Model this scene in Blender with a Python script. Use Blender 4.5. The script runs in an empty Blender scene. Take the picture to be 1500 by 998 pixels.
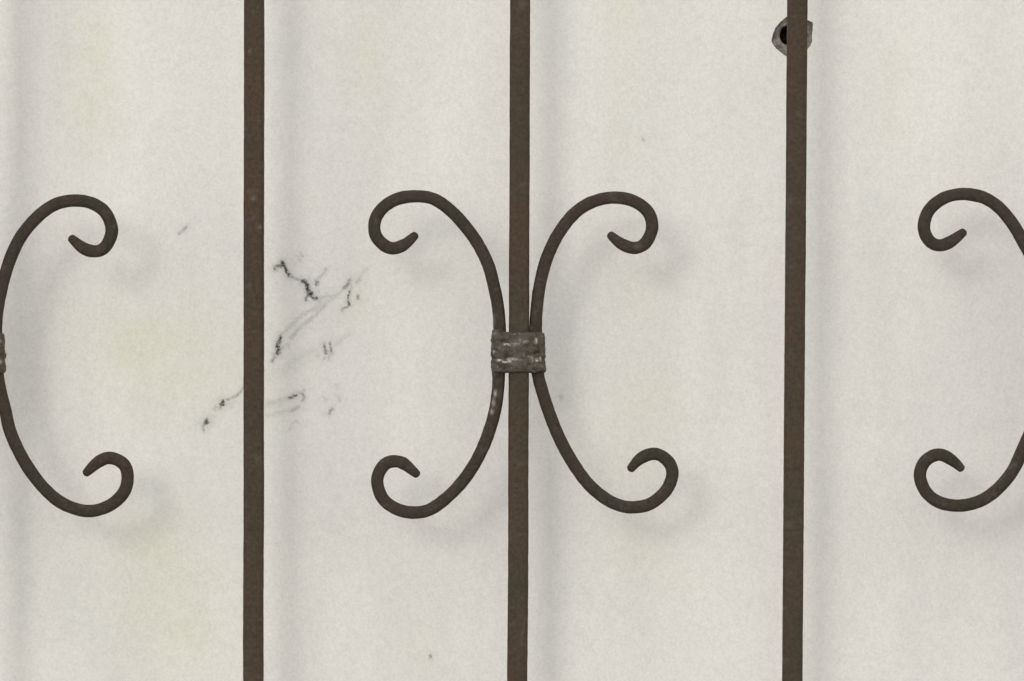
import bpy, math, random
import numpy as np
from mathutils import Vector, noise

random.seed(4)
C = bpy.context.scene.collection

# ------------------------------------------------------------------ scale
# The bars are 12 mm square and look 30 units wide in the picture: 1 unit = 0.4 mm.
U = 0.0004
DIST = 9600 * U              # camera to the plane of the bars
GAP = 170 * U                 # plane of the bars to the wall
ZC = 1.40                    # height of the middle of the view above the ground

def at(px, py, depth=0.0):
    """metres (x, z) of a measured spot, on the plane 'depth' behind the bars"""
    f = (DIST + depth) / DIST
    return ((px - 750) * U * f, ZC + (499 - py) * U * f)

# ------------------------------------------------------------------ camera
cam = bpy.data.cameras.new('camera')
cam.sensor_width = 36
cam.lens = 230.4
cam.clip_start = 0.05
cam.clip_end = 200
camera = bpy.data.objects.new('camera', cam)
C.objects.link(camera)
camera.location = (0, -GAP - DIST, ZC)
camera.rotation_euler = (math.radians(90), 0, 0)
bpy.context.scene.camera = camera

# ------------------------------------------------------------------ light
light_dir = Vector((-48, -170, 42)).normalized()       # from the wall towards the bright part of the sky
elev = math.asin(light_dir.z)
azim = math.atan2(light_dir.x, light_dir.y)
w = bpy.data.worlds.new('World')
bpy.context.scene.world = w
w.use_nodes = True
nt = w.node_tree
nt.nodes.clear()
sky = nt.nodes.new('ShaderNodeTexSky')
sky.sky_type = 'NISHITA'
sky.sun_disc = False
sky.sun_elevation = elev
sky.sun_rotation = azim
sky.air_density = 1.0
sky.dust_density = 5.0
sky.ozone_density = 1.0
hs = nt.nodes.new('ShaderNodeHueSaturation')          # thin overcast: a nearly colourless sky
hs.inputs['Saturation'].default_value = 0.12
bg = nt.nodes.new('ShaderNodeBackground')
bg.inputs['Strength'].default_value = 0.15
out = nt.nodes.new('ShaderNodeOutputWorld')
cloud = nt.nodes.new('ShaderNodeMix')                 # even cloud layer over most of the sky
cloud.data_type = 'RGBA'
cloud.inputs[0].default_value = 0.85
tcw = nt.nodes.new('ShaderNodeTexCoord')
sep = nt.nodes.new('ShaderNodeSeparateXYZ')
hor = nt.nodes.new('ShaderNodeMapRange')               # below the horizon lies grey ground
hor.inputs[1].default_value, hor.inputs[2].default_value = -0.02, 0.02
gnd = nt.nodes.new('ShaderNodeMix')
gnd.data_type = 'RGBA'
gnd.inputs[6].default_value = (3.0, 2.85, 2.65, 1)
gnd.inputs[7].default_value = (10.1, 10.05, 9.9, 1)
nt.links.new(tcw.outputs['Generated'], sep.inputs[0])
nt.links.new(sep.outputs[2], hor.inputs[0])
nt.links.new(hor.outputs[0], gnd.inputs[0])
nt.links.new(gnd.outputs[2], cloud.inputs[7])
nt.links.new(sky.outputs[0], hs.inputs['Color'])
nt.links.new(hs.outputs[0], cloud.inputs[6])
nt.links.new(cloud.outputs[2], bg.inputs['Color'])
nt.links.new(bg.outputs[0], out.inputs['Surface'])

sd = bpy.data.lights.new('sun', 'SUN')
sd.energy = 0.5
sd.angle = math.radians(12)
sd.color = (1.0, 0.955, 0.89)
sun = bpy.data.objects.new('sun', sd)
C.objects.link(sun)
sun.rotation_euler = light_dir.to_track_quat('Z', 'Y').to_euler()

vs = bpy.context.scene.view_settings
bpy.context.scene.display_settings.display_device = 'sRGB'
vs.view_transform = 'Standard'
vs.look = 'None'
vs.gamma = 1
vs.use_curve_mapping = False
vs.exposure = 0.0

# ------------------------------------------------------------------ materials
class Nodes:
    def __init__(s, name):
        s.m = bpy.data.materials.new(name)
        s.m.use_nodes = True
        s.t = s.m.node_tree
        s.t.nodes.clear()
        s.o = s.t.nodes.new('ShaderNodeOutputMaterial')
        s.b = s.t.nodes.new('ShaderNodeBsdfPrincipled')
        s.t.links.new(s.b.outputs[0], s.o.inputs[0])
        s.tc = s.t.nodes.new('ShaderNodeTexCoord').outputs['Object']
    def link(s, a, b): s.t.links.new(a, b)
    def put(s, sock, v):
        if hasattr(v, 'links'): s.link(v, sock)
        else: sock.default_value = v
    def mapping(s, scale=(1, 1, 1), loc=(0, 0, 0)):
        n = s.t.nodes.new('ShaderNodeMapping')
        n.inputs['Scale'].default_value = scale
        n.inputs['Location'].default_value = loc
        s.link(s.tc, n.inputs[0])
        return n.outputs[0]
    def turned(s, k):
        n = s.t.nodes.new('ShaderNodeMapping')
        n.inputs['Rotation'].default_value = (.5 + k, .8 + 1.7 * k, .3 + .9 * k)
        s.link(s.tc, n.inputs[0])
        return n.outputs[0]
    def noise(s, scale, detail=2, rough=0.5, vec=None, dist=0.0):
        n = s.t.nodes.new('ShaderNodeTexNoise')
        n.inputs['Scale'].default_value = scale
        n.inputs['Detail'].default_value = detail
        n.inputs['Roughness'].default_value = rough
        n.inputs['Distortion'].default_value = dist
        s.link(vec if vec is not None else s.tc, n.inputs['Vector'])
        return n.outputs['Fac']
    def noisecol(s, scale, detail=2):
        n = s.t.nodes.new('ShaderNodeTexNoise')
        n.inputs['Scale'].default_value = scale
        n.inputs['Detail'].default_value = detail
        s.link(s.tc, n.inputs['Vector'])
        return n.outputs['Color']
    def rng(s, v, a, b, c=0.0, d=1.0):
        n = s.t.nodes.new('ShaderNodeMapRange')
        s.link(v, n.inputs[0])
        for i, q in enumerate((a, b, c, d)): n.inputs[1 + i].default_value = q
        return n.outputs[0]
    def math(s, op, a, b=0.0):
        n = s.t.nodes.new('ShaderNodeMath'); n.operation = op
        s.put(n.inputs[0], a); s.put(n.inputs[1], b)
        return n.outputs[0]
    def mix(s, f, a, b, mode='MIX'):
        n = s.t.nodes.new('ShaderNodeMix'); n.data_type = 'RGBA'; n.blend_type = mode
        n.clamp_factor = True
        s.put(n.inputs[0], f)
        s.put(n.inputs[6], a if hasattr(a, 'links') else (*a, 1))
        s.put(n.inputs[7], b if hasattr(b, 'links') else (*b, 1))
        return n.outputs[2]
    def attr(s, name):
        n = s.t.nodes.new('ShaderNodeAttribute'); n.attribute_name = name
        return n.outputs['Fac']
    def bump(s, h, strength, dist, prev=None):
        n = s.t.nodes.new('ShaderNodeBump')
        n.inputs['Strength'].default_value = strength
        n.inputs['Distance'].default_value = dist
        s.link(h, n.inputs['Height'])
        if prev is not None: s.link(prev, n.inputs['Normal'])
        return n.outputs[0]
    def done(s, col, rough, normal=None, spec=0.3, metal=0.0):
        s.put(s.b.inputs['Base Color'], col if hasattr(col, 'links') else (*col, 1))
        s.put(s.b.inputs['Roughness'], rough)
        s.put(s.b.inputs['Specular IOR Level'], spec)
        s.put(s.b.inputs['Metallic'], metal)
        if normal is not None: s.link(normal, s.b.inputs['Normal'])
        return s.m

def plaster():
    n = Nodes('white_plaster')
    base = (0.768, 0.752, 0.708)
    # slow cool/grey mottling and yellowish ageing
    c = n.mix(n.rng(n.noise(9, 3, 0.5, n.mapping((1.7, 1, .3))), .38, .64, 0, .9), base, (0.695, 0.68, 0.65))
    c = n.mix(n.rng(n.noise(22, 2, 0.5, n.mapping((1, 1, .6), (3, 0, 1))), .5, .75, 0, .4), c, (0.69, 0.695, 0.67))
    yel = n.math('MULTIPLY', n.attr('ageing'), n.rng(n.noise(55, 3, .55), .3, .62, .35, 1.0))
    c = n.mix(yel, c, (0.70, 0.69, 0.585))
    # fine grain of the lime paint, light and colour
    g = n.noise(640, 3, .75, n.turned(1), .6)
    c = n.mix(n.rng(g, .40, .62, 0, 1), c, n.mix(1.0, c, (0.90, 0.90, 0.90), 'MULTIPLY'))
    g2 = n.noise(210, 4, .65, n.turned(2), .4)
    c = n.mix(n.rng(g2, .42, .64, 0, 1), c, n.mix(1.0, c, (0.955, 0.957, 0.96), 'MULTIPLY'))
    g3 = n.noise(75, 3, .6, n.turned(3), .3)
    c = n.mix(n.rng(g3, .44, .66, 0, 1), c, n.mix(1.0, c, (0.982, 0.982, 0.982), 'MULTIPLY'))
    # black rubber scuffs, broken up by the grain of the surface
    st = n.attr('scuff')
    brk = n.rng(n.noise(700, 3, .6, n.mapping((1, 1, 1), (.3, 0, .7))), .34, .58, .5, 1.2)
    st = n.math('MULTIPLY', st, brk)
    c = n.mix(st, c, (0.042, 0.045, 0.04))
    h = n.math('ADD', n.math('MULTIPLY', n.noise(480, 4, .6, n.turned(4)), .55), n.math('MULTIPLY', n.noise(120, 3, .5, n.turned(5)), .8))
    b1 = n.bump(n.noise(16, 2, .5, n.mapping((1, 1, .5))), 1.0, .003)
    b2 = n.bump(h, .5, .0004, b1)
    return n.done(c, .92, b2, .12)

def mortar():
    n = Nodes('grey_mortar')
    c = n.mix(n.rng(n.noise(260, 4, .6), .35, .65), (0.12, 0.108, 0.086), (0.29, 0.26, 0.225))
    c = n.mix(n.rng(n.noise(900, 2, .6), .55, .7, 0, .6), c, (0.36, 0.33, 0.30))
    b = n.bump(n.noise(420, 4, .65), 1.0, .0012)
    return n.done(c, .95, b, .1)

def hole_dark():
    n = Nodes('dusty_drill_hole')
    c = n.mix(n.rng(n.noise(300, 3, .6), .35, .65), (0.09, 0.055, 0.045), (0.14, 0.10, 0.085))
    return n.done(c, .97, n.bump(n.noise(500, 3, .6), .8, .001), .1)

def iron(name, a, b, olive):
    n = Nodes(name)
    long_ = n.mapping((1, 1, .35))
    c = n.mix(n.rng(n.noise(14, 3, .6, long_), .35, .66), a, b)
    c = n.mix(n.rng(n.noise(34, 3, .6, n.mapping((1, 1, .5), (2, 1, 5))), .46, .7, 0, .85), c, olive)
    c = n.mix(n.rng(n.noise(420, 3, .65), .38, .64, 0, 1), c, n.mix(1.0, c, (0.70, 0.70, 0.70), 'MULTIPLY'))
    c = n.mix(n.rng(n.noise(210, 2, .6, n.mapping((1, 1, 1), (5, 2, 1))), .60, .74, 0, .25), c, (0.105, 0.054, 0.032))
    c = n.mix(n.rng(n.noise(95, 4, .7, n.turned(2)), .56, .74, 0, .4), c, (0.115, 0.10, 0.08))
    ch = n.math('MULTIPLY', n.attr('chip_glint'), n.rng(n.noise(600, 2, .6), .3, .55, .5, 1.1))
    c = n.mix(ch, c, (0.62, 0.58, 0.52))
    h = n.math('ADD', n.math('MULTIPLY', n.noise(650, 3, .6), .5), n.noise(150, 3, .55))
    nr = n.bump(h, .8, .0006)
    return n.done(c, n.rng(n.noise(180, 3), .3, .7, .55, .8), nr, .14)

def collar_metal():
    n = Nodes('pitted_collar_metal')
    c = n.mix(n.rng(n.noise(150, 4, .65), .34, .64), (0.028, 0.023, 0.016), (0.100, 0.083, 0.058))
    c = n.mix(n.rng(n.noise(90, 2, .5, n.mapping((1, 1, 1), (4, 0, 2))), .5, .66, 0, .8), c, (0.075, 0.058, 0.055))
    c = n.mix(n.rng(n.noise(380, 3, .65), .60, .72, 0, .6), c, (0.22, 0.20, 0.165))
    ch = n.math('MULTIPLY', n.attr('chip_glint'), n.rng(n.noise(620, 3, .7, n.turned(3)), .40, .56, .12, 1.15))
    c = n.mix(ch, c, (0.74, 0.71, 0.65))  # bright scratches and glints of the metal, painted in as pale colour
    nr = n.bump(n.noise(260, 4, .65, n.turned(1)), 1.0, .002)
    return n.done(c, .58, nr, .22)

M_WALL, M_MORTAR, M_HOLE = plaster(), mortar(), hole_dark()
M_BAR = iron('brown_rusty_iron', (0.060, 0.045, 0.031), (0.072, 0.046, 0.030), (0.050, 0.044, 0.027))
M_SCROLL = iron('dark_wrought_iron', (0.044, 0.037, 0.027), (0.050, 0.036, 0.026), (0.037, 0.034, 0.021))
M_COLLAR = collar_metal()

# ------------------------------------------------------------------ mesh helpers
def link_mesh(name, verts, faces, mat, parent=None, smooth=True, attrs=None):
    me = bpy.data.meshes.new(name)
    me.from_pydata([tuple(map(float, v)) for v in verts], [], faces)
    me.update()
    if smooth:
        me.polygons.foreach_set('use_smooth', [True] * len(me.polygons))
    for k, v in (attrs or {}).items():
        a = me.attributes.new(k, 'FLOAT', 'POINT')
        a.data.foreach_set('value', np.asarray(v, dtype=np.float32))
    me.materials.append(mat)
    o = bpy.data.objects.new(name, me)
    C.objects.link(o)
    if parent is not None: o.parent = parent
    return o

# ------------------------------------------------------------------ the wall
# scuffs: (points, width, strength), measured on the wall
SC = [
    ([(402.4,393.7),(404.5,390.5),(408,389.6),(412,389.5),(414.5,388)], 3.4, .72),
    ([(413,384),(415.5,388),(418,393),(420,398),(423,403)], 3.4, .92),
    ([(403,395),(407,396)], 2.5, .35),
    ([(423,403),(428,406),(434.5,408.9),(443.3,411.6)], 2.6, .42),
    ([(443.3,411.6),(448,413.7),(450,418),(450.5,422.5),(454.5,429)], 3.6, 1.0),
    ([(449,420),(452,427),(456,430)], 4.2, .7),
    ([(453,430.5),(449,435),(448,440)], 2.6, .7),
    ([(454.5,431),(459.3,437),(464,437.7)], 3.4, .7),
    ([(456,434),(461,434),(466,438)], 2.6, .4),
    ([(464,437),(476,434.5),(492,433),(500,427),(505,421)], 2.8, .22),
    ([(505,421),(509,418),(511,412),(513,410)], 3.0, .62),
    ([(513,417),(515,421),(514,426)], 2.4, .25),
    ([(463.5,417),(464,413)], 3.6, .6),
    ([(464,413),(467.4,407),(472,402),(476,397.7),(477,394)], 2.8, .34),
    ([(464,420),(467,427),(466,432)], 3.5, .14),
    ([(511.4,428),(510,436),(510.2,443),(511.8,447.4)], 2.1, .85),
    ([(511.8,447.4),(508,450.5),(503,451),(501,454.5)], 2.3, .5),
    ([(524.2,433),(524,437)], 3.2, .55),
    ([(526,409),(523,413)], 4, .25),
    ([(537,394),(531,401),(526,409)], 4.5, .13),
    ([(488,424),(478,432)], 6, .08),
    ([(490,436),(478,443),(465,452),(444,459),(428,475),(418,485),(412,491)], 4.2, .17),
    ([(472,440),(460,450),(446,462),(432,473),(412,490)], 2.6, .17),
    ([(476,448),(464,459),(452,470.6),(444,476),(436,483.4),(426.5,494.6)], 4.2, .26),
    ([(470,462),(455,476),(440,490)], 12, .06),
    ([(411,494),(409,500),(406.5,506),(408.5,512),(406,519)], 3.6, .85),
    ([(409,503),(405,508),(406,514)], 3.0, .6),
    ([(413,508),(410,515),(406,517)], 4.2, .3),
    ([(402,524),(399.7,527),(398,530.5)], 3.0, .55),
    ([(421,505),(422,508)], 3.5, .22),
    ([(439.6,369.6),(442,373),(444,377)], 2.6, .24),
    ([(432,374),(437,377),(440,383)], 2.6, .17),
    ([(426,380),(432,388)], 3, .10),
    ([(452,404),(456,400)], 3, .14),
    ([(475.2,504),(476,511),(477.6,518)], 2.8, .62),
    ([(483.6,502),(484,509),(485.6,517)], 2.6, .55),
    ([(478,513),(486,515)], 2.5, .25),
    ([(476,524),(474,526.5)], 2.6, .25),
    ([(483,521),(481,526)], 2.6, .28),
    ([(467,519),(464,523)], 3.5, .2),
    ([(470,510),(455,514),(433,527),(418,540)], 8, .10),
    ([(450,518),(425,535),(398,550)], 18, .07),
    ([(492.6,505),(500,499),(510.6,488)], 4.2, .12),
    ([(494,501),(498,498)], 3, .15),
    ([(424,583),(429,581.5),(434,579)], 2.3, .9),
    ([(392,590),(402,589),(412,586),(425,582)], 4.6, .2),
    ([(434,579),(440,575),(444,573),(446,571)], 2.6, .25),
    ([(442.5,576.5),(445.7,582),(443.5,587)], 2.8, .55),
    ([(391,609),(403,606),(416.9,603.5),(428,601)], 5, .17),
    ([(428,601),(434,598),(437.5,596)], 3.6, .34),
    ([(390,596),(410,592)], 8, .09),
    ([(482.2,606),(484,601.5),(487,598.5)], 2.4, .62),
    ([(475,582),(478,587)], 4.5, .13), ([(496,581),(498,587)], 3.5, .2), ([(493,565),(494,570)], 4, .12),
    ([(425,630),(427,623),(429.5,619.7),(433,617)], 3.5, .13),
    ([(434,617),(437,619)], 3.2, .22),
    ([(360,560),(357,566.6),(352.9,573.8),(348,578)], 2.1, .42),
    ([(348,578),(343,581.5),(336,585),(332,585.5)], 2.8, .42),
    ([(343,588),(339,597)], 5, .13),
    ([(326.5,588.5),(325.4,592)], 4.0, 1.0),
    ([(325,593),(323,597)], 3.4, .55),
    ([(317,597),(314,600)], 4.2, .26),
    ([(303,617),(300.5,620)], 4.0, 1.0),
    ([(297.5,625),(298.4,631)], 3.0, .40),
    ([(314,611),(310,615)], 5, .13),
    ([(262.5,342.5),(267,338.5)], 2.8, .34),
    ([(269,336.5),(273,333)], 2.6, .52),
    ([(942,204),(942.6,207)], 2.4, .3),
    ([(630,961),(631,963)], 2.8, .6),
    ([(822,581),(823,583)], 5.5, .22),
    ([(374,170),(375,171)], 2, .0),
]
# yellowish ageing: (x, y, rx, ry, strength)
AGE = [(135,95,38,120,.75),(150,170,45,40,.3),(255,530,120,90,.85),(190,490,50,40,.4),(240,880,105,120,.7),(290,940,80,70,.3),
       (215,790,50,50,.55),(540,100,26,90,.55),(535,50,14,40,.35),(560,330,20,40,.25),(915,120,30,150,.45),
       (930,420,40,60,.4),(950,600,60,75,.6),(920,690,40,40,.35),(940,800,45,60,.5),(1310,125,30,60,.35),
       (1300,190,26,30,.3),(1000,860,40,30,.2),(615,960,60,60,.3),(1350,780,25,25,.3),(520,440,22,40,.5),
       (910,10,30,40,.4),(100,480,60,60,.2),(395,585,20,60,.25)]

def seg_field(X, Z, pts, width, k):
    out = np.zeros_like(X)
    s = width * .84
    for (x0, y0), (x1, y1) in zip(pts[:-1], pts[1:]):
        dx, dy = x1 - x0, y1 - y0
        L = max(dx * dx + dy * dy, 1e-6)
        t = np.clip(((X - x0) * dx + (Z - y0) * dy) / L, 0, 1)
        d = np.hypot(X - x0 - t * dx, Z - y0 - t * dy)
        out = np.maximum(out, k * np.exp(-(d / s) ** 2 * .9))
        out = np.maximum(out, .20 * k * np.exp(-(d / (s * 2.6 + 1)) ** 2))   # rubbed-out grey round the mark
    return out

def lines(lo, hi, dense, far, extra):
    v = list(far)
    v += list(np.arange(lo, hi, 14.0))
    for a, b, st in dense: v += list(np.arange(a, b + .01, st))
    v += extra
    v = np.unique(np.round(v, 2))
    return v

HX0, HX1, HY0, HY1 = 1118.0, 1202.0, 12.0, 94.0
xs = lines(-60, 1560, [(256, 276, 1), (292, 545, 1), (936, 948, 1), (625, 636, 1), (815, 830, 2)], [-3300, -1500, -600, -200, 1700, 2200, 3200, 4800], [HX0, HX1])
ys = lines(-60, 1060, [(326, 348, 1), (364, 636, 1), (199, 211, 1), (956, 968, 1)], [-2400, -1200, -500, -200, 1250, 1700, 2400, 3400], [HY0, HY1])
XX, YY = np.meshgrid(xs, ys)
fx, fy = XX.ravel(), YY.ravel()
scuff = np.zeros_like(fx)
near = (fx > 250) & (fx < 960) & (fy > 190) & (fy < 980)
gx, gy = fx[near], fy[near]
jit = np.array([[noise.noise(Vector((a * .22, b * .22, 0))) + .6 * noise.noise(Vector((a * .7, b * .7, 5))),
                 noise.noise(Vector((a * .22, b * .22, 9))) + .6 * noise.noise(Vector((a * .7, b * .7, 15)))] for a, b in zip(gx, gy)])
gx, gy = gx + 1.35 * jit[:, 0], gy + 1.35 * jit[:, 1]
for pts, wd, k in SC:
    s = seg_field(gx, gy, pts, wd, k)
    scuff[near] = np.maximum(scuff[near], s) + .35 * np.minimum(scuff[near], s)
age = np.zeros_like(fx)
for x, y, rx, ry, k in AGE:
    age += k * np.exp(-((fx - x) / rx) ** 2 - ((fy - y) / ry) ** 2)
f = (DIST + GAP) / DIST
verts = np.stack([(fx - 750) * U * f, np.zeros_like(fx), ZC + (499 - fy) * U * f], 1).tolist()
nx, ny = len(xs), len(ys)
faces = []
for j in range(ny - 1):
    ym = (ys[j] + ys[j + 1]) / 2
    for i in range(nx - 1):
        xm = (xs[i] + xs[i + 1]) / 2
        if HX0 < xm < HX1 and HY0 < ym < HY1: continue
        a = j * nx + i
        faces.append((a, a + nx, a + nx + 1, a + 1))
scuff = list(np.clip(scuff, 0, 1)); age = list(age)

# the broken patch round the drill hole
RIM = [(1152,25),(1158,22),(1165,21),(1175,25),(1184,30),(1191,33.5),(1190.6,43),(1189.4,52),(1189.6,60),(1187.6,67),(1181,74),
       (1172,80),(1160,84.5),(1151,82.5),(1145,78),(1137,71.5),(1132,65),(1129.8,60),(1132.4,49),(1135.5,41.5),(1144,31.5)]
HC = (1157.5, 51.5)
NA = 96
def polar(poly, ang):
    """distance from HC to the polygon in direction ang"""
    dx, dy = math.cos(ang), math.sin(ang)
    best = None
    for (x0, y0), (x1, y1) in zip(poly, poly[1:] + poly[:1]):
        ex, ey = x1 - x0, y1 - y0
        den = dx * ey - dy * ex
        if abs(den) < 1e-9: continue
        t = ((x0 - HC[0]) * ey - (y0 - HC[1]) * ex) / den
        u = ((x0 - HC[0]) * dy - (y0 - HC[1]) * dx) / den
        if t > 0 and -1e-6 <= u <= 1 + 1e-6: best = t if best is None else min(best, t)
    return best
rect = [(HX0, HY0), (HX1, HY0), (HX1, HY1), (HX0, HY1)]
corner = [math.atan2(y - HC[1], x - HC[0]) for x, y in rect]
angs = sorted([-math.pi + 2 * math.pi * k / NA for k in range(NA)] + corner)
def wall_pt(px, py, y): return ((px - 750) * U * f, y, ZC + (499 - py) * U * f)
base = len(verts)
n_a = len(angs)
rim_r = []
for k, a in enumerate(angs):
    rim_r.append(polar(RIM, a) + .55 * noise.noise(Vector((math.cos(a) * 5, math.sin(a) * 5, 3))) + .35 * noise.noise(Vector((math.cos(a) * 17, math.sin(a) * 17, 3))))
for k, a in enumerate(angs):
    r1 = polar(rect, a)
    for r in (r1, rim_r[k]):
        px, py = HC[0] + r * math.cos(a), HC[1] + r * math.sin(a)
        verts.append(wall_pt(px, py, 0)); scuff.append(0); age.append(0)
for k in range(n_a):
    q = (k + 1) % n_a
    faces.append((base + 2 * k, base + 2 * k + 1, base + 2 * q + 1, base + 2 * q))
# thickness of the wall behind the face
b0 = len(verts)
ex0, ex1, ez0, ez1 = (xs[0] - 750) * U * f, (xs[-1] - 750) * U * f, ZC + (499 - ys[-1]) * U * f, ZC + (499 - ys[0]) * U * f
for y in (0.0, 0.22):
    for x, z in ((ex0, ez0), (ex1, ez0), (ex1, ez1), (ex0, ez1)):
        verts.append((x, y, z)); scuff.append(0); age.append(0)
for a, b in ((0, 1), (1, 2), (2, 3), (3, 0)):
    faces.append((b0 + a, b0 + a + 4, b0 + b + 4, b0 + b))
faces.append((b0 + 4, b0 + 5, b0 + 6, b0 + 7))
wall = link_mesh('wall', verts, faces, M_WALL, smooth=False, attrs={'scuff': scuff, 'ageing': age})
wall['label'] = 'off-white plaster wall behind the iron grille, with black scuff marks and a chipped drill hole'
wall['category'] = 'wall'

# the chipped crater: broken edge, sloping mortar, rim of the drilled hole
HOLE = (1155.5, 51.0, 13.2, 14.6)
v, fc = [], []
rows = 9
for k, a in enumerate(angs):
    ca, sa = math.cos(a), math.sin(a)
    hx, hy = HOLE[0] + (HOLE[2] + 1.1 * noise.noise(Vector((ca * 2, sa * 2, 9)))) * ca, HOLE[1] + (HOLE[3] + 1.2 * noise.noise(Vector((ca * 2, sa * 2, 5)))) * sa
    ox, oy = HC[0] + rim_r[k] * ca, HC[1] + rim_r[k] * sa
    for r in range(rows):
        t = [0, .03, .12, .28, .42, .58, .74, .9, 1][r]
        dep = [0, .0022, .0032, .0034, .0034, .0033, .0034, .0037, .0048][r]
        px, py = ox + (hx - ox) * t, oy + (hy - oy) * t
        if 0 < r < rows - 1:
            dep += .0011 * noise.noise(Vector((px * .16, py * .16, 1))) + .0006 * noise.noise(Vector((px * .5, py * .5, 4)))
        v.append(wall_pt(px, py, dep))
for k in range(n_a):
    q = (k + 1) % n_a
    for r in range(rows - 1):
        fc.append((k * rows + r, k * rows + r + 1, q * rows + r + 1, q * rows + r))
crater = link_mesh('chipped_mortar', v, fc, M_MORTAR, wall, smooth=True)
crater['label'] = 'grey broken mortar around the drill hole'
v, fc = [], []
deps = [.0048, .009, .014, .022, .030]
for k, a in enumerate(angs):
    ca, sa = math.cos(a), math.sin(a)
    hx, hy = HOLE[0] + (HOLE[2] + 1.1 * noise.noise(Vector((ca * 2, sa * 2, 9)))) * ca, HOLE[1] + (HOLE[3] + 1.2 * noise.noise(Vector((ca * 2, sa * 2, 5)))) * sa
    for r, d in enumerate(deps):
        s = 1 - .06 * r
        v.append(wall_pt(HOLE[0] + (hx - HOLE[0]) * s, HOLE[1] + (hy - HOLE[1]) * s, d))
nd = len(deps)
for k in range(n_a):
    q = (k + 1) % n_a
    for r in range(nd - 1): fc.append((k * nd + r, k * nd + r + 1, q * nd + r + 1, q * nd + r))
fc.append(tuple(k * nd + nd - 1 for k in range(n_a)))
hole = link_mesh('drill_hole', v, fc, M_HOLE, crater, smooth=True)

# ------------------------------------------------------------------ the grille
def spline(pts, step=2.0):
    P = [Vector((p[0], p[1])) for p in pts]
    P = [P[0] * 2 - P[1]] + P + [P[-1] * 2 - P[-2]]
    dense = []
    for i in range(1, len(P) - 2):
        p0, p1, p2, p3 = P[i - 1:i + 3]
        for k in range(16):
            t = k / 16
            dense.append(.5 * ((2 * p1) + (p2 - p0) * t + (2 * p0 - 5 * p1 + 4 * p2 - p3) * t * t + (3 * p1 - p0 - 3 * p2 + p3) * t ** 3))
    dense.append(P[-2])
    d = np.array([[p.x, p.y] for p in dense])
    for _ in range(10):                                   # soften the hand measurements
        d[1:-1] = d[1:-1] * .5 + (d[:-2] + d[2:]) * .25
    L = np.concatenate([[0], np.cumsum(np.hypot(*np.diff(d, axis=0).T))])
    n = int(L[-1] / step)
    s = np.linspace(0, L[-1], n)
    x, y = np.interp(s, L, d[:, 0]), np.interp(s, L, d[:, 1])
    for _ in range(140):                                  # smooth without shrinking the curls
        for lam in (.5, -.515):
            for q in (x, y):
                q[1:-1] += lam * ((q[:-2] + q[2:]) * .5 - q[1:-1])
    return x, y, s, L[-1]

def section(n, e):
    """rounded square of half width 1; e = 2 is a circle"""
    o = []
    for k in range(n):
        a = 2 * math.pi * k / n
        c, s = math.cos(a), math.sin(a)
        o.append((math.copysign(abs(c) ** (2 / e), c), math.copysign(abs(s) ** (2 / e), s)))
    return o

def chip_glint_at(px, py, chip_glints):
    v = 0
    for x, y, rx, ry, k in chip_glints:
        v = max(v, k * math.exp(-((px - x) / rx) ** 2 - ((py - y) / ry) ** 2))
    return v

def rod(name, pts, half, mat, parent, chip_glints=(), taper=True, expo=3.2, seed=0.0):
    x, y, s, L = spline(pts)
    n = len(x)
    sec = section(28, expo)
    V, F, A = [], [], []
    for i in range(n):
        i0, i1 = max(i - 1, 0), min(i + 1, n - 1)
        tx, ty = x[i1] - x[i0], y[i1] - y[i0]
        q = math.hypot(tx, ty); tx /= q; ty /= q
        nx_, ny_ = -ty, tx
        h = half
        e = min(s[i], L - s[i])
        flat = 1.0
        if taper and e < 30:
            h *= .54 + .46 * (e / 30) ** .7
            flat = 1.0
        if e < 3: h *= math.sqrt(max(0.15, 1 - (1 - e / 3) ** 2))
        h *= 1 + .045 * noise.noise(Vector((s[i] * .03, seed, 0))) + .030 * noise.noise(Vector((s[i] * .12, seed, 4)))
        for a, b in sec:
            bump = 1 + .022 * noise.noise(Vector((s[i] * .09, a * 1.5 + seed, b * 1.5)))
            px, py = x[i] + nx_ * a * h * bump, y[i] + ny_ * a * h * bump
            wx, wz = at(px, py)
            V.append((wx, -GAP + b * h * flat * bump * U, wz))
            A.append(chip_glint_at(px, py, chip_glints) if b < .4 else 0)
    m = len(sec)
    for i in range(n - 1):
        for k in range(m):
            k2 = (k + 1) % m
            F.append((i * m + k, i * m + k2, (i + 1) * m + k2, (i + 1) * m + k))
    F.append(tuple(range(m - 1, -1, -1)))
    F.append(tuple((n - 1) * m + k for k in range(m)))
    return link_mesh(name, V, F, mat, parent, attrs={'chip_glint': A})

grille = bpy.data.objects.new('window_grille', None)
C.objects.link(grille)
grille['label'] = 'brown wrought iron grille with vertical bars and C-shaped scrolls before the wall'
grille['category'] = 'grille'

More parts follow.
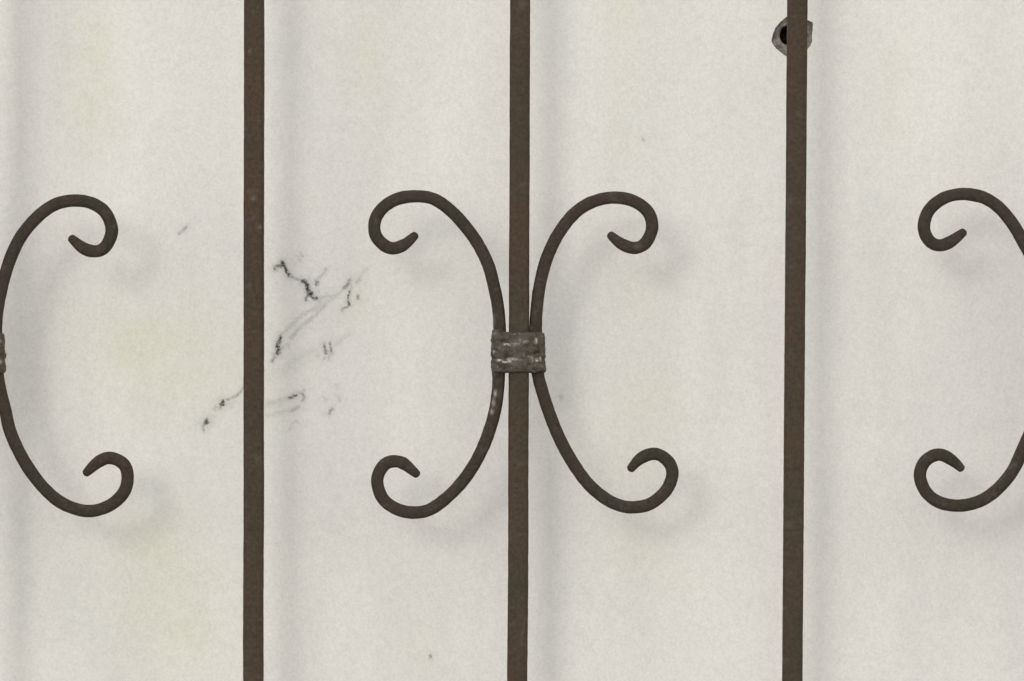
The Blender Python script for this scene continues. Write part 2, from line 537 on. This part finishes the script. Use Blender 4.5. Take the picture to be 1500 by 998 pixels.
# square bars: x at the top edge and at the bottom edge of the picture
BARS = [(-30, -32, []), (372.2, 371.3, [(373.5, 291, 3, 3.5, .12), (381.5, 333, 2.5, 3.5, .12), (366, 76, 2, 3, .1)]),
        (762, 758, [(765, 160, 2, 3, .12)]), (1168, 1160.5, []), (1566, 1560, [])]
def bar(x0, x1, chip_glints, seed):
    sec = section(40, 5.0)
    V, F, A = [], [], []
    ys_ = np.concatenate([np.arange(-1900, -20, 40), np.arange(-20, 1020, 3), np.arange(1020, 2900, 40)])
    for yy in ys_:
        t = yy / 998
        cx = x0 + (x1 - x0) * t + .55 * noise.noise(Vector((yy * .006, seed, 0))) + .22 * noise.noise(Vector((yy * .05, seed, 2)))
        h = 14.9 * (1 + .012 * noise.noise(Vector((yy * .012, seed, 7))) + .008 * noise.noise(Vector((yy * .09, seed, 7))))
        for a, b in sec:
            bb = 1 + .010 * noise.noise(Vector((yy * .06, a * 2 + seed, b * 2)))
            wx, wz = at(cx + a * h * bb, yy)
            V.append((wx, -GAP + b * h * bb * U, wz))
            A.append(chip_glint_at(cx + a * h, yy, chip_glints) if b < 0 else 0)
    m, n = len(sec), len(ys_)
    for i in range(n - 1):
        for k in range(m):
            k2 = (k + 1) % m
            F.append((i * m + k, (i + 1) * m + k, (i + 1) * m + k2, i * m + k2))
    F.append(tuple(range(m))); F.append(tuple((n - 1) * m + k for k in range(m - 1, -1, -1)))
    return link_mesh('bar', V, F, M_BAR, grille, attrs={'chip_glint': A})
for i, (a, b, ch) in enumerate(BARS): bar(a, b, ch, i * 7.3)

UP_B = [(611,342),(597,355),(587,361),(576.5,364),(566.5,361.5),(558,355),(550.5,345),(548.3,332),(551,319),(558.5,307.5),(571,297),(587,290.3),(607,287.7),(628,289.5),(643,295.8),(658,307),(676,325),(698,354),
        (715,387.5),(724.5,423.6),(729.8,452.5),(732,484)]
LO_B = [(732.4,515),(730.8,549.6),(729,576),(724,607),(712.5,643.5),(698,674.7),(679,703.6),(654.7,729),(630,746.5),(606.6,751),(582.5,746.5),(561,731),
        (552.5,706),(557.5,688.5),(565.5,679.5),(576.5,676),(586,677.3),(593.5,680.7),(613.8,697.6)]
UP_C = [(891,341.8),(906.7,355),(917,360.5),(928.4,363.4),(938.5,361),(947,354),(955.3,334.6),(950,311.7),(928.4,294.9),(899.5,289.6),(870.7,294.9),(844,310.5),(820,339.4),
        (803,373),(793.7,404),(788.4,433),(785.3,464.5),(784.8,484)]
LO_C = [(785.5,515),(787.7,547),(793.7,571),(804.5,605),(819,641),(837,674.7),(861,708.4),(887.5,731),(909,740.9),(928.4,743.3),(952.4,738.5),(972.5,722.5),
        (981,709),(985,694),(981,679.5),(970.5,669.3),(957,665),(938,672),(921,690)]
UP_A = [(101.5,346.5),(117,360),(127,366),(138.7,368.3),(148.5,366),(157,358),(164,337),(154.7,312),(133.5,297.5),(106.5,294),(80,300),(56,317),(34.7,341),(21,365),
        (10.7,392),(2.5,421),(-4,455),(-6,484)]
LO_A = [(-6,515),(-3.2,552),(1,575),(7.5,600),(14.2,630),(27,660),(44.8,690.4),(69,720),(96,740),(129,749),(159,741.5),(180,723.5),(187,702),(182,681),
        (162,671),(144,677),(123,696)]
UP_D = [(1414.6,337.6),(1404,346),(1392,354.5),(1378.5,359.5),(1367,357),(1358.5,349),(1353.3,332),(1360.5,308.7),(1382,290.7),(1409,284.4),(1435,287.8),(1450,294.5),(1465,305.8),(1482,326),
        (1497.6,352),(1516,388),(1526,422),(1532,452),(1534,482)]
LO_D = [(1534,514),(1532,548),(1529,575),(1519,606),(1509.5,632),(1499.2,656),(1486.5,684.5),(1472.3,704.8),(1454,722.8),(1432.7,735.4),(1405.6,740.9),
        (1380,737.5),(1362,727),(1351,711),(1347.8,692),(1357,674),(1376.7,666),(1396.6,676),(1411,689.4)]
def mirror(p, cx): return [(2 * cx - x, y) for x, y in p]
B_CH = [(725, 577, 1.6, 5, .5), (722.5, 590, 1.6, 5, .45), (720, 603, 1.6, 3.5, .5), (722, 470, 3, 8, .18)]
rod('scroll', UP_A + LO_A, 9.2, M_SCROLL, grille, seed=1)
rod('scroll', UP_B + LO_B, 9.2, M_SCROLL, grille, B_CH, seed=2)
rod('scroll', UP_C + LO_C, 9.2, M_SCROLL, grille, [(934, 361, 6, 4, .06)], seed=3)
rod('scroll', UP_D + LO_D, 9.2, M_SCROLL, grille, seed=4)
rod('scroll', mirror(UP_A + LO_A, -31), 9.2, M_SCROLL, grille, seed=5)
rod('scroll', mirror(UP_D + LO_D, 1563), 9.2, M_SCROLL, grille, seed=6)

# collars: a band beaten round the bar and both scrolls
def collar(cx, y0, y1, half, chip_glints, seed, wob):
    sec = section(150, 5.0)
    V, F, A = [], [], []
    rows_ = 48
    for j in range(rows_ + 1):
        t = j / rows_
        yy = y0 + (y1 - y0) * t
        # three turns of the band, pressed into each other
        ridge = 1.1 * abs(math.sin(math.pi * 3 * t + .5 * noise.noise(Vector((t * 3, seed, 0))))) ** .6 - 0.7
        end = min(t, 1 - t)
        edge = -5 * (1 - min(end / .05, 1)) ** 2
        for a, b in sec:
            nse = 1.9 * noise.noise(Vector((a * 3 + seed, yy * .08, b * 1.6))) + 1.5 * noise.noise(Vector((a * 8 + seed, yy * .2, b * 4))) + .6 * noise.noise(Vector((a * 22 + seed, yy * .5, b * 9)))
            hx = half + ridge + edge + nse + wob(t, a)
            hy = 19.2 + ridge * .7 + edge + nse * .9
            px = cx + a * hx
            py = yy + 1.3 * noise.noise(Vector((a * 4 + seed, t * 2, b * 2)))
            wx, wz = at(px, py)
            V.append((wx, -GAP + b * hy * U, wz))
            A.append(chip_glint_at(px, py, chip_glints) if b < 0 else 0)
    m = len(sec)
    for j in range(rows_):
        for k in range(m):
            k2 = (k + 1) % m
            F.append((j * m + k, (j + 1) * m + k, (j + 1) * m + k2, j * m + k2))
    F.append(tuple(range(m))); F.append(tuple(rows_ * m + k for k in range(m - 1, -1, -1)))
    return link_mesh('collar', V, F, M_COLLAR, grille, attrs={'chip_glint': A})
CH = [(745, 504.8, 7, 1.5, 1.0), (750, 503.5, 3, 1.2, .7), (731.5, 528, 3.4, 1.5, 1.0), (740, 530.5, 6, .9, .7), (748, 526, 4.2, 1.6, .9),  # scratches and painted glints on the front of the middle collar
      (745.5, 529, 1.6, 2.5, .9), (752, 525, 1.5, 1.2, .6), (785.5, 499.5, 1.8, 3, .95), (786.5, 527.5, 1.8, 2.2, .75), (791.5, 526, 1.2, 2.6, .6),
      (723.5, 516, 1.3, 4, .4), (769, 500, 4, 2.5, .35), (779, 526, 2.5, 5, .3), (725, 486, 1.6, 4, .3), (760, 511, 4, 1.2, .25)]
mid = collar(759, 486.5, 546.5, 38.5, CH, 2.0, lambda t, a: (1.2 * t if a > 0 else .6 * math.sin(3 * t)))
mid['label'] = 'beaten collar with bright scratches and painted-in glints, binding two scrolls to the middle bar'
collar(-32, 487, 547, 37.5, [(1, 500, 2, 3, .3), (2, 530, 2, 3, .3)], 11.0, lambda t, a: 2.6 * t)
collar(1563, 484, 544, 38.5, [(1530, 505, 3, 2, .4)], 23.0, lambda t, a: 1.0 * t)

# weld lumps where the left scroll leaves the middle collar
def lump(cx, cy, yoff, rx, ry, rz, seed, mat=M_COLLAR):
    V, F = [], []
    nu, nv = 16, 10
    V.append((0, 0, -1))
    for j in range(1, nv):
        ph = math.pi * j / nv
        for i in range(nu):
            th = 2 * math.pi * i / nu
            V.append((math.sin(ph) * math.cos(th), math.sin(ph) * math.sin(th), -math.cos(ph)))
    V.append((0, 0, 1))
    W = []
    for q in V:
        s = 1 + .22 * noise.noise(Vector(q) * 1.7 + Vector((seed, 0, 0)))
        wx, wz = at(cx + q[0] * rx * s, cy - q[2] * rz * s)
        W.append((wx, -GAP + (yoff + q[1] * ry * s) * U, wz))
    for i in range(nu): F.append((0, 1 + (i + 1) % nu, 1 + i))
    for j in range(nv - 2):
        for i in range(nu):
            a, b = 1 + j * nu + i, 1 + j * nu + (i + 1) % nu
            F.append((a, b, b + nu, a + nu))
    last = len(V) - 1
    for i in range(nu): F.append((last, last - nu + i, last - nu + (i + 1) % nu))
    return link_mesh('weld_bead', W, F, mat, mid, attrs={'chip_glint': [0] * len(W)})
lump(726.5, 548, -3, 6.5, 9, 10, 1)
lump(727.5, 486, -5, 6.5, 6, 5.5, 5)
lump(778, 483, -5, 4.5, 6, 7, 9, M_SCROLL)
